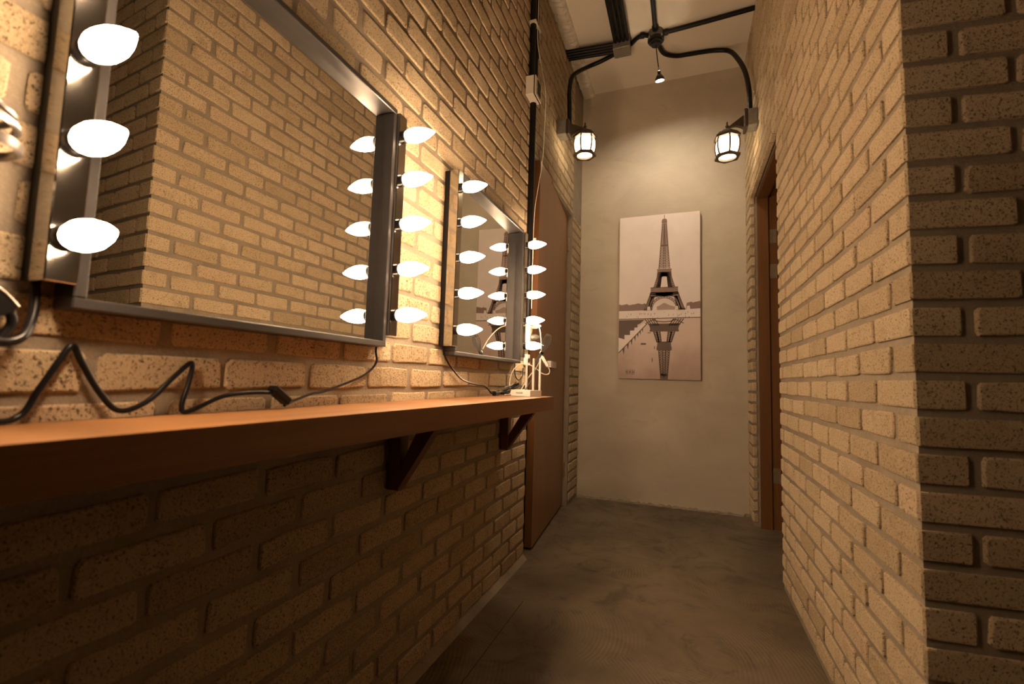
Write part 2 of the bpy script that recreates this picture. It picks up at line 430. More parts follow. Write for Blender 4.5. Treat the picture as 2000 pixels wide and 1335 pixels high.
m = MB().box((XR + .05, RD0, RZ), (XR + .20, RD1, ZC)); m.box((XR + PROUD, RD0, RZ + .002), (XR + .05, RD1 + .002, ZC))
m.box((XR + PROUD, RD1 + .002, -1.0), (XR + .05, YE, ZC)); m.box((XR + .05, RD1, -1.0), (XR + .20, YE, RZ))
wall_rf = struct(m.build('wall_right_far', 'mortar'))
R2 = Laid(wall_rf)
R2.rect((XR, 0), (0, 1), -math.pi / 2, RD0, RD1, RZ + .006, ZC, (1.430, 1.430 + PITCH_L / 2))
R2.rect((XR, 0), (0, 1), -math.pi / 2, RD1, YE - .004, -0.99, ZC, (1.430, 1.430 + PITCH_L / 2))
R2.finish()
for k in range(-13, 18):                              # brick ends in the door reveal
    z = Z0 + k * PITCH_Z
    MB().bbox((XR + .003, RD1 - .006, z - BH / 2), (XR + .032, RD1 + .02, z + BH / 2 + _rng.uniform(-.004, .004)), .004).build('brick', 'brick', wall_rf)
for i in range(10):                                   # bricks on the underside of the lintel
    y = RD0 + .015 + i * .1055
    MB().bbox((XR + .002, y, RZ - .007), (XR + .032, y + .088, RZ + .02), .004).build('brick', 'brick', wall_rf)

# ledge of crumbling plaster where the left wall meets the ceiling
def rough_strip(x0, x1, y0, y1, z0, z1, ny, seed):
    rg = random.Random(seed); mb = MB(); vs = []; prof = [(x0, z1), (x0, z0 + .01), (x0 + .3 * (x1 - x0), z0), (x0 + .75 * (x1 - x0), z0 + .004), (x1, z0 + .022), (x1 + .004, z1)]
    for i in range(ny + 1):
        y = y0 + (y1 - y0) * i / ny
        for j, (x, z) in enumerate(prof):
            jit = 0 if j in (0, 5) else 1
            vs.append((x + rg.uniform(-.008, .008) * (jit if j else 0), y, z + rg.uniform(-.007, .007) * jit))
    n = len(prof); fs = [(i * n + j, i * n + j + 1, (i + 1) * n + j + 1, (i + 1) * n + j) for i in range(ny) for j in range(n - 1)]
    fs += [tuple(range(n)), tuple(ny * n + j for j in range(n - 1, -1, -1))]
    return mb.add(vs, fs)
struct(rough_strip(XLF + .001, -.785, 1.2, YE, ZC - .035, ZC, 120, 5).build('trim_1', 'ledge', smooth=False))
struct(MB().box((XLF + .1, 3.0, ZC - .003), (XR, 3.012, ZC + .01)).build('trim_2', 'ceil'))
m = MB()                                              # cement fillet along the foot of the left wall
m.add([(XL - .005, -1.5, -1.0), (XL + .022, -1.5, -1.0), (XL - .005, -1.5, -.972), (XL - .005, YD0, -1.0), (XL + .022, YD0, -1.0), (XL - .005, YD0, -.972)],
      [(0, 1, 2), (3, 5, 4), (0, 3, 4, 1), (1, 4, 5, 2), (2, 5, 3, 0)])
struct(m.build('trim_3', 'mortar'))
m = MB(); rg = random.Random(9); vs = []; nn = 60
for i in range(nn + 1):
    x = -.88 + 1.333 * i / nn
    vs += [(x, YE, -1.0), (x, YE - rg.uniform(.008, .035), -1.0), (x, YE - .002, -1.0 + rg.uniform(.006, .022))]
m.add(vs, [(3 * i + a_, 3 * i + b_, 3 * i + 3 + b_, 3 * i + 3 + a_) for i in range(nn) for a_, b_ in ((0, 1), (1, 2), (2, 0))] + [(0, 2, 1), (3 * nn, 3 * nn + 1, 3 * nn + 2)])
struct(m.build('trim_4', 'mortar'))
struct(MB().box((-.690, .2, -1.0), (-.687, 2.05, -.9994)).build('trim_5', 'hole'))   # saw-cut joint in the concrete

# ------------------------------------------------------------------ doors
dv = Vector((-.077, 1.01, 0)).normalized(); dn = Vector((dv.y, -dv.x, 0))       # door leaf ajar, towards the hall
A = Vector((-.848, 2.65, 0)); B = Vector((-.925, 3.66, 0))
def leaf_pt(u, d, z): p = A + dv * u + dn * d; return (p.x, p.y, z)
LL = (B - A).length
def leaf_box(u0, u1, d0, d1, z0, z1):
    return MB().hexa([leaf_pt(u0, d0, 0)[:2], leaf_pt(u1, d0, 0)[:2], leaf_pt(u1, d1, 0)[:2], leaf_pt(u0, d1, 0)[:2]], z0, z1)
door1 = struct(leaf_box(0, LL, -.043, 0, -.985, 1.372).build('door_1', 'door'))
leaf_box(-.002, .0, -.043, 0, -.985, 1.372).build('edge_band', 'frame_wood', door1)
for z in (1.13, .85, -.71):
    h = leaf_box(LL - .006, LL + .012, -.002, .006, z - .05, z + .05).build('hinge', 'hinge', door1)
    p = leaf_pt(LL + .006, .010, 0)
    MB().lathe((p[0], p[1], z - .055), (0, 0, 1), [(0, .008), (.11, .008)], 8).build('pin', 'hinge', h)
lk = leaf_box(.40, .56, 0, .018, .085, .128).build('latch', 'steel', door1)
leaf_box(.33, .40, 0, .026, .085, .128).build('keeper', 'white', lk)
m = MB().box((XLF - .05, YD1 - .012, -1.0), (XLF - .006, YD1 + .0, ZD1)); m.box((XLF - .05, YD0, ZD1 - .014), (XLF - .006, YD1, ZD1))
struct(m.build('trim_6', 'mortar'))

fr = MB().box((XR + .047, RD1 - .028, -1.0), (XR + .117, RD1 + .0, RZ - .0)); door2 = struct(fr.build('door_2', 'frame_wood'))
MB().box((XR + .047, RD0 + .028, RZ - .03), (XR + .117, RD1 - .028, RZ)).build('frame_head', 'frame_wood', door2)
MB().box((XR + .047, RD0, -1.0), (XR + .117, RD0 + .028, RZ)).build('frame_jamb', 'frame_wood', door2)
MB().box((XR + .119, RD1 - .012, -1.0), (XR + .198, RD1 + .0, RZ)).build('frame_rebate', 'frame_wood', door2)
MB().box((XR + .119, RD0, RZ - .012), (XR + .198, RD1 - .012, RZ)).build('frame_rebate', 'frame_wood', door2)
MB().box((XR + .205, RD1 - .052, -.985), (XR + 1.15, RD1 - .012, RZ - .03)).build('leaf', 'door', door2)
for z in (1.10, .84, -.63):
    h = MB().box((XR + .126, RD1 - .015, z - .052), (XR + .172, RD1 - .010, z + .052)).build('hinge', 'hinge', door2)
    for dz in (-.035, 0, .035):
        MB().lathe((XR + .138, RD1 - .015, z + dz), (0, -1, 0), [(0, .004), (.002, .003)], 6).build('screw', 'steel', h)

# ------------------------------------------------------------------ mirrors
XG, XF = -.833, -.800                                 # glass plane, front of the frame
def mirror(y0, y1, label, tilt=0.0):
    z0, z1, b = .080, .787, .016
    t = thing('vanity_mirror', (XL, (y0 + y1) / 2, z0), label, 'mirror', 'mirrors over the shelf')
    for a, c in (((XL, y0, z0), (XF, y1, z0 + b)), ((XL, y0, z1 - b), (XF, y1, z1)), ((XL, y0, z0 + b), (XF, y0 + b, z1 - b)), ((XL, y1 - b, z0 + b), (XF, y1, z1 - b))):
        MB().bbox(a, c, .0018).build('frame_bar', 'frame', t)
    g = MB().box((XG - .004, y0 + b - .002, z0 + b - .002), (XG, y1 - b + .002, z1 - b + .002))
    g.rot((XG, (y0 + y1) / 2, 0), (0, 0, 1), tilt).build('glass', 'mirror', t)
    MB().box((XL + .001, y0 + b, z0 + b), (XG - .014, y1 - b, z1 - b)).build('backing', 'black', t)
    return t
mirror(.376, 1.094, 'large dark-framed mirror reflecting only brick wall, nearest the camera')
mirror(1.512, 2.242, 'dark-framed mirror reflecting the tower print, farther along the shelf', MIRROR2_TILT if 'MIRROR2_TILT' in globals() else 1.3)

BZ = [.173, .307, .441, .575, .709]
bulb_prof = [(.031, .0216), (.049, .0199), (.068, .0148), (.084, .0080), (.093, .0035), (.096, .0008)]
base_prof = [(0, .0150), (.003, .0165), (.010, .0190), (.020, .0210), (.0309, .0216)]
strip_src = []
def light_strip(y0, label):
    y1 = y0 + .037; z0, z1 = .112, .777; yc = (y0 + y1) / 2
    t = thing('bulb_strip', (XL, yc, z0), label, 'light strip', 'bulb strips beside the mirrors')
    MB().box((XL, y0 + .001, z0 + .002), (XL + .021, y1 - .001, z1 - .002)).build('base_channel', 'black', t)
    MB().bbox((XL + .021, y0, z0), (-.791, y1, z1), .0016).build('cover', 'chrome', t)
    for z in BZ:
        s = MB().lathe((-.791, yc, z), (1, 0, 0), [(0, .0180), (.009, .0178), (.011, .0160), (.016, .0155)], 16).build('socket', 'black', t, True)
        b = MB().lathe((-.778, yc, z), (1, 0, 0), bulb_prof, 14).build('bulb', 'bulb', t, True)
        MB().lathe((-.778, yc, z), (1, 0, 0), base_prof, 14).build('frosted_base', 'bulb_base', b, True)
    return t
light_strip(.3385, 'strip of white candle bulbs on the near left side of the nearest mirror')
light_strip(1.0945, 'strip of five lit candle bulbs right of the nearest mirror')
light_strip(1.4745, 'strip of five lit candle bulbs left of the farther mirror')
light_strip(2.2425, 'strip of five lit candle bulbs between the farther mirror and brown door')

# ------------------------------------------------------------------ shelf
xf = lambda y: -.636 + .0206 * y
sh = thing('wall_shelf', (-.72, .6, -.14), 'long orange-brown wooden shelf on brackets below the mirrors', 'shelf')
YS0, YS1 = -1.2, 2.150
MB().hexa([(XL + .001, YS0), (xf(YS0), YS0), (xf(YS1), YS1), (XL + .001, YS1)], -.092, -.080).build('top_board', 'shelf', sh)
MB().hexa([(xf(YS0) - .03, YS0), (xf(YS0) - .001, YS0), (xf(YS1) - .001, YS1), (xf(YS1) - .03, YS1)], -.141, -.092).build('front_fascia', 'shelf', sh)
MB().box((XL + .001, YS1 - .03, -.141), (xf(YS1) - .0305, YS1, -.092)).build('end_fascia', 'shelf', sh)
MB().hexa([(XL + .001, YS0), (xf(YS0) - .0305, YS0), (xf(YS1) - .0305, YS1 - .031), (XL + .001, YS1 - .031)], -.104, -.0925).build('underside_board', 'shelf', sh)
for y in (-.35, 1.196, 2.100):
    p = MB().bbox((XL + .001, y, -.345), (XL + .045, y + .045, -.105), .002).build('bracket', 'bracket', sh)
    m = MB(); x0, x1 = XL + .045, xf(y) - .034
    a = [(x0, -.335), (x0, -.275), (x1 - .075, -.105), (x1 - .012, -.105), ]
    m.add([(x, y + .003, z) for x, z in a] + [(x, y + .042, z) for x, z in a], [(0, 1, 2, 3), (7, 6, 5, 4), (0, 4, 5, 1), (1, 5, 6, 2), (2, 6, 7, 3), (3, 7, 4, 0)])
    m.build('strut', 'bracket', p)

# ------------------------------------------------------------------ cords on the shelf
c1 = thing('power_cord', (-.83, .74, -.08), 'black power cord zigzagging along the shelf below the nearest mirror', 'cord')
MB().tube([(-.815, .16, -.0745), (-.822, .30, -.0745), (-.83, .345, -.070), (-.834, .365, -.034), (-.836, .385, .008), (-.837, .3985, .029), (-.836, .411, .005), (-.835, .437, -.040),
           (-.830, .463, -.068), (-.830, .503, -.053), (-.835, .545, -.012), (-.836, .573, .0115), (-.833, .568, -.025), (-.828, .556, -.064), (-.824, .566, -.074),
           (-.82, .627, -.049), (-.82, .690, -.043), (-.82, .735, -.044)], .0044, 10, 8).build('cable', 'black', c1, True)
m = MB().bbox((-.832, .726, -.058), (-.806, .781, -.041), .004); m.rot((-.82, .754, -.052), (1, 0, 0), -36).build('inline_switch', 'black', c1)
MB().tube([(-.82, .770, -.073), (-.825, .800, -.064), (-.83, .859, -.049), (-.832, .900, -.044), (-.836, 1.021, -.013), (-.838, 1.080, .012), (-.838, 1.106, .039), (-.838, 1.100, .070), (-.838, 1.108, .113)], .0032, 8, 8).build('cable', 'black', c1, True)
c2 = thing('strip_cord', (-.83, 1.9, -.08), 'thin black cord hanging from the strip left of the farther mirror', 'cord')
MB().tube([(-.838, 1.487, .112), (-.836, 1.505, .075), (-.834, 1.561, .031), (-.833, 1.650, -.010), (-.832, 1.773, -.028), (-.83, 1.850, -.034), (-.825, 1.890, -.050), (-.82, 1.915, -.068), (-.815, 1.945, -.071)], .0032, 8, 8).build('cable', 'black', c2, True)
m = MB().bbox((-.826, 1.935, -.080), (-.806, 1.985, -.060), .004); m.build('plug', 'black', c2)
MB().lathe((-.816, 1.985, -.070), (0, 1, 0), [(0, .008), (.012, .006), (.03, .0042)], 8).build('strain_relief', 'black', c2, True)
MB().tube([(-.816, 2.01, -.071), (-.80, 2.06, -.074), (-.80, 2.10, -.0755), (-.806, 2.13, -.0755)], .0036, 8, 6).build('cable', 'black', c2, True)
c3 = thing('hanging_cord', (-.82, .30, .0), 'black cord curving down from the bulb strip at the left edge', 'cord')
MB().tube([(-.838, .350, .112), (-.828, .348, .085), (-.815, .341, .058), (-.80, .329, .037), (-.795, .312, .0275), (-.79, .28, .030), (-.785, .22, .04)], .0058, 10, 8).build('cable', 'black', c3, True)
ad = thing('plug_adaptor', (-.82, .285, .05), 'black plug adaptor on the brick wall at the left edge', 'adaptor')
m = MB(); yz = [(.255, .118), (.3005, .093), (.3195, .0735), (.315, .062), (.290, .055), (.245, .070)]; n = len(yz)
m.add([(XL, y, z) for y, z in yz] + [(-.797, y, z) for y, z in yz], [tuple(range(n)), tuple(range(2 * n - 1, n - 1, -1))] + [(i, n + i, n + (i + 1) % n, (i + 1) % n) for i in range(n)]).build('body', 'black', ad)
MB().tube([(-.797, .256, .1185), (-.797, .301, .0935), (-.797, .320, .0735)], .0016, 6, 4).build('rim', 'steel', ad)
MB().tube([(-.800, .314, .064), (-.799, .3165, .055), (-.799, .313, .042), (-.795, .297, .022), (-.79, .255, .0)], .0058, 10, 6).build('cable', 'black', ad, True)
# spiral holder
hd = thing('spiral_holder', (XL, .235, .25), 'glossy black spiral tool holder cut off by the left edge', 'holder')
HX, HY = -.768, .231
pts = []
for i in range(49):
    a = i / 48 * 2 * 2 * math.pi; rr = .050 + .008 * (i / 48); pts.append((HX + rr * math.cos(a), HY + rr * math.sin(a), .294 - .028 * (i / 48)))
MB().tube(pts, .0042, 8, 0).build('coil', 'rim', hd, True)
MB().lathe((HX, HY, .247), (0, 0, 1), [(0, .057), (.002, .061), (.011, .062), (.013, .059), (.011, .0555), (.003, .0545), (0, .057)], 32, False).build('rim', 'rim', hd, True)
MB().tube([(XL, HY, .290), (HX - .05, HY, .290)], .006, 8, 0).build('arm', 'blackmetal', hd)
for y in (HY - .007, HY + .007): MB().tube([(HX - .055, y, .253), (HX + .055, y, .253)], .004, 6, 0).build('crossbar', 'blackmetal', hd)

# ------------------------------------------------------------------ router and the clutter at the shelf end
al = math.radians(32); lat = Vector((.95, .31)); fw = Vector((-.31, .95)); RB = Vector((-.668, 2.012))
e1 = (-math.cos(al) * lat + math.sin(al) * fw).normalized(); e2 = (math.sin(al) * lat + math.cos(al) * fw).normalized()
def rp(a, b): p = RB + e1 * a + e2 * b; return (p.x, p.y)
rt = thing('router', (*rp(.055, .05), -.08), 'white router with three upright antennas at the end of the shelf', 'router')
MB().hexa([rp(0, 0), rp(0, .100), rp(.107, .100), rp(.107, 0)], -.079, -.0515).build('body', 'white', rt)
for u in (.006, .043, .082):
    p = rp(u, .093); MB().lathe((p[0], p[1], -.0515), (0, 0, 1), [(0, .0052), (.02, .0056), (.022, .0062), (.10, .0058), (.150, .0048), (.153, .002)], 10).build('antenna', 'white', rt, True)
for i in range(8):
    u = .074 - i * .0046
    MB().hexa([rp(u, -.0004), rp(u, 0), rp(u + .0032, 0), rp(u + .0032, -.0004)], -.0675, -.0625 if i not in (0, 7) else -.0612).build('lettering', 'greyp', rt)
ps = thing('wall_socket', (-.85, 2.45, .2), 'white socket block with plugs behind the last bulbs', 'socket')
MB().bbox((XL, 2.405, .190), (-.815, 2.475, .335), .004).build('body', 'white', ps)
for z in (.225, .27, .31): MB().lathe((-.815, 2.44, z), (1, 0, 0), [(0, .018), (.002, .018), (.002, .014)], 12).build('outlet', 'cream', ps)
for z, r in ((.30, .016), (.235, .018)): MB().lathe((-.813, 2.44, z), (1, .35, 0), [(0, r), (.03, r), (.045, r * .6), (.055, .005)], 12).build('plug', 'cream' if z > .25 else 'graycord', ps, True)
so = thing('outlet_plate', (-.85, 2.45, .07), 'small white outlet with a dark hole behind the antennas', 'outlet')
MB().bbox((XL, 2.425, .075), (-.828, 2.480, .140), .003).build('plate', 'white', so)
MB().lathe((-.828, 2.455, .105), (1, 0, 0), [(0, .014), (.0015, .014)], 12).build('hole', 'hole', so)
rc = thing('cable_coil', (-.65, 2.12, .05), 'tied bundle of grey cable standing above the router', 'cable')
rng = random.Random(11)
for i in range(6):
    w = (i - 2.5) * .0035; h = rng.uniform(-.007, .007); d = rng.uniform(-.006, .006)
    MB().tube([(-.706 + w * .5, 2.20 + d, .086 + h * .3), (-.692 + w, 2.20, .104), (-.674 + w * .3, 2.20, .137), (-.664 + w, 2.20 + d, .180 + h), (-.652 + w * 1.2, 2.20 + d, .212 + h), (-.640 + w, 2.20 + d, .222 + h),
               (-.632 + w * .8, 2.20 + d, .208 + h), (-.643 + w, 2.198, .172), (-.668 + w * .3, 2.197, .133), (-.678 + w, 2.196, .100), (-.688 + w * .5, 2.197, .084)], .0017, 6, 6).build('strand', 'graycord', rc, True)
MB().lathe((-.6765, 2.199, .128), (.45, 0, .9), [(0, .010), (.012, .010)], 10).build('tie', 'black', rc)
MB().tube([(-.690, 2.197, .085), (-.70, 2.16, .02), (-.72, 2.10, -.05), (-.735, 2.09, -.076)], .0026, 6, 6).build('lead', 'graycord', rc, True)
MB().tube([(-.81, 2.43, .30), (-.74, 2.34, .285), (-.70, 2.26, .22), (-.680, 2.21, .15)], .0026, 6, 6).build('lead', 'cream', rc, True)
wa = thing('white_lead', (-.66, 2.1, .05), 'white adapter and lead looping in front of the brown door', 'cable')
m = MB().bbox((-.657, 2.170, .060), (-.643, 2.182, .118), .002); m.rot((-.65, 2.176, .09), (0, 1, 0), -34).build('adapter', 'white', wa)
MB().tube([(-.633, 2.176, .064), (-.625, 2.18, .045), (-.632, 2.18, .028), (-.655, 2.17, .028), (-.69, 2.15, .055), (-.72, 2.13, .072), (-.76, 2.11, .070), (-.79, 2.10, .035), (-.80, 2.09, -.02), (-.785, 2.07, -.07), (-.800, 2.03, -.0755)], .0023, 8, 8).build('cable', 'cream', wa, True)
MB().tube([(-.666, 2.178, .118), (-.69, 2.17, .06), (-.72, 2.14, .01), (-.74, 2.11, -.04), (-.75, 2.085, -.076)], .0024, 6, 6).build('cable', 'cream', wa, True)
bk = thing('cable_tangle', (-.78, 2.05, -.08), 'flat tangle of dark cables lying left of the router', 'cable')
for i in range(5):
    a = rng.uniform(-.012, .012); b = rng.uniform(-.02, .02)
    MB().tube([(-.815 + a, 2.03 + b, -.072 + .004 * i), (-.80 + a, 2.05, -.066 + .005 * i), (-.79, 2.085 + b, -.062 + .006 * i), (-.78 + a, 2.115, -.050 + .006 * i), (-.772 + a, 2.13, -.040 + .006 * i), (-.80, 2.14, -.048 + .005 * i), (-.825, 2.12 + b, -.060 + .004 * i), (-.812 + a, 2.07, -.074)], .0034, 6, 5).build('strand', 'black' if i % 2 else 'graycord', bk, True)
MB().tube([(-.838, 2.26, .085), (-.838, 2.262, .03), (-.836, 2.29, .0), (-.834, 2.33, -.004), (-.834, 2.37, .02), (-.834, 2.38, .06)], .0026, 6, 6).build('loop', 'black', bk, True)

# ------------------------------------------------------------------ conduits on the left wall
cn = thing('wall_conduit', (-.84, 2.43, .0), 'black conduit running down the brick wall beside the brown door', 'conduit')
for y in (2.395, 2.447): MB().tube([(XL + .017, y, 1.715), (XL + .017, y, ZC)], .0175, 12, 0).build('pipe', 'conduit', cn, True)
MB().tube([(XL + .017, 2.430, .335), (XL + .017, 2.430, 1.610)], .0185, 12, 0).build('pipe', 'conduit', cn, True)
MB().lathe((XL + .017, 2.447, 1.90), (0, 0, 1), [(0, .021), (.09, .021)], 12).build('coupler', 'conduit', cn, True)
m = MB().box((XL, 2.372, 2.07), (XL + .04, 2.470, 2.085)); m.build('clip', 'cream', cn)
MB().lathe((XL + .042, 2.43, .79), (1, 0, 0), [(0, .012), (.012, .012), (.014, .006)], 10).build('clip_screw', 'white', cn)
ob = thing('outlet_box', (XL, 2.39, 1.605), 'cream outlet box with dark slots high on the black conduit', 'outlet')
MB().bbox((XL, 2.335, 1.607), (-.800, 2.450, 1.720), .003).build('box', 'cream', ob)
MB().box((-.800, 2.333, 1.605), (-.7965, 2.452, 1.722)).build('gasket', 'hole', ob)
pl = MB().bbox((-.7965, 2.338, 1.608), (-.790, 2.449, 1.719), .002).build('faceplate', 'cream', ob)
for z in (1.624, 1.668): MB().box((-.790, 2.368, z), (-.7875, 2.425, z + .038)).build('slot', 'hole', pl)
ww = thing('thin_wire', (-.80, 2.5, 1.0), 'thin cream wire dangling from the conduit over the door top', 'wire')
MB().tube([(-.815, 2.42, ZC - .005), (-.813, 2.421, 2.2), (-.812, 2.42, 1.98), (-.80, 2.47, 1.85), (-.79, 2.53, 1.72), (-.795, 2.54, 1.5), (-.80, 2.53, 1.30), (-.81, 2.49, 1.12), (-.815, 2.455, .98), (-.818, 2.45, .80), (-.82, 2.455, .40)], .0023, 6, 8).build('wire', 'cream', ww, True)

# ------------------------------------------------------------------ ceiling conduits
zc = ZC - .022
b1 = thing('junction_box', (-.455, 3.425, ZC - .1), 'square grey junction box under the ceiling where pipe bundles meet', 'junction box')
MB().bbox((-.520, 3.365, ZC - .095), (-.395, 3.475, ZC), .003).build('box', 'galv', b1)
MB().bbox((-.522, 3.363, ZC - .100), (-.393, 3.477, ZC - .095), .002).build('lid', 'galv', b1)
for x, y in ((-.512, 3.373), (-.403, 3.373), (-.512, 3.467), (-.403, 3.467)): MB().lathe((x, y, ZC - .100), (0, 0, -1), [(0, .005), (.003, .004)], 8).build('screw', 'steel', b1)
for i in range(4):
    x = -.502 + i * .0305
    o = MB().tube([(x, YB, ZC - .045), (x, 3.365, ZC - .045)], .0135, 10, 0).build('ceiling_pipe', 'conduit', None, True)
    tag(o, '%s black pipe of the bundle running back from the square junction box' % ('leftmost', 'second from left', 'third from left', 'rightmost')[i], 'pipe', 'pipes behind the square box')
for i in range(4):
    y = 3.375 + i * .030
    o = MB().tube([(XLF, y - .03, ZC - .050), (-.520, y, ZC - .050)], .0135, 10, 0).build('side_pipe', 'conduit', None, True)
    tag(o, '%s black pipe of the bundle between left wall and square junction box' % ('nearest', 'second nearest', 'third nearest', 'farthest')[i], 'pipe', 'pipes to the left wall')
rb = thing('round_junction_box', (-.208, 3.413, ZC - .12), 'round junction box under the ceiling where four black pipes meet', 'junction box')
MB().lathe((-.208, 3.413, ZC), (0, 0, -1), [(0, .056), (.060, .056)], 24).build('box', 'greyp', rb, True)
MB().lathe((-.208, 3.413, ZC - .060), (0, 0, -1), [(0, .060), (.012, .060), (.014, .050), (.03, .046), (.032, .036), (.048, .033), (.050, .012)], 24).build('canopy', 'black', rb, True)
for a in (0, 90, 180, 270):
    MB().lathe((-.208 + .062 * math.cos(math.radians(a + 45)), 3.413 + .062 * math.sin(math.radians(a + 45)), ZC - .058), (0, 0, -1), [(0, .007), (.012, .007)], 8).build('screw', 'steel', rb)
def pipe(pts, r, label, name='curved_pipe', coupler=None):
    t = thing(name, pts[0], label, 'pipe')
    MB().tube(pts, r, 12, 8).build('pipe', 'conduit', t, True)
    if coupler: MB().lathe(coupler[0], coupler[1], [(0, r * 1.35), (.03, r * 1.35)], 12).build('coupler', 'black', t, True)
    return t
pipe([(-.215, YB, zc), (-.212, 1.0, zc), (-.209, 3.36, zc)], .0165, 'single black pipe running back from the round junction box', 'ceiling_pipe', ((-.209, 3.325, zc), (0, 1, 0)))
pipe([(-.155, 3.413, zc), (.15, 3.395, zc), (XR + .02, 3.370, zc)], .0165, 'straight black pipe from the round box to the right wall', 'cross_pipe', ((-.15, 3.412, zc), (1, 0, 0)))
pipe([(-.262, 3.405, zc), (-.302, 3.39, zc), (-.350, 3.41, zc), (-.396, 3.452, zc - .002), (-.455, 3.487, zc - .002), (-.532, 3.520, zc - .006), (-.65, 3.550, zc - .02), (-.741, 3.54, 2.570), (-.798, 3.42, 2.458), (-.822, 3.30, 2.334), (-.819, 3.22, 2.166), (-.808, 3.19, 2.05), (-.803, 3.18, 1.895)], .0165,
     'curved black pipe from the round box down to the left lantern', coupler=((-.290, 3.392, zc), (-1, -.1, 0)))
pipe([(-.200, 3.465, zc), (-.190, 3.55, zc), (-.155, 3.645, zc), (-.071, 3.700, zc), (.02, 3.712, zc), (.119, 3.719, zc), (.230, 3.735, zc), (.321, 3.715, 2.575), (.369, 3.60, 2.417), (.398, 3.47, 2.228), (.409, 3.38, 2.053), (.411, 3.345, 1.93), (.411, 3.34, 1.86)], .0165,
     'curved black pipe from the round box down to the right lantern', coupler=((-.197, 3.478, zc), (.1, 1, 0)))

pd = thing('pendant_spot', (-.178, 3.405, 2.20), 'small lit spotlight hanging on a thin cord from the round box', 'lamp')
MB().tube([(-.206, 3.413, ZC - .11), (-.196, 3.41, 2.42), (-.186, 3.407, 2.345)], .004, 6, 4).build('cord', 'black', pd, True)
MB().lathe((-.186, 3.407, 2.350), (.06, 0, -1), [(0, .004), (.008, .0075), (.032, .0075), (.034, .005)], 10).build('connector', 'steel', pd, True)
MB().lathe((-.184, 3.407, 2.318), (.08, .30, -1), [(0, .011), (.020, .012), (.024, .016), (.050, .033), (.068, .036), (.068, .034), (.050, .031)], 18, False).build('housing', 'blackmetal', pd, True)
MB().lathe((-.1803, 3.4205, 2.2725), (.08, .30, -1), [(0, .029), (.004, .030), (.006, .020), (.007, .003)], 18).build('lens', 'spot', pd, True)

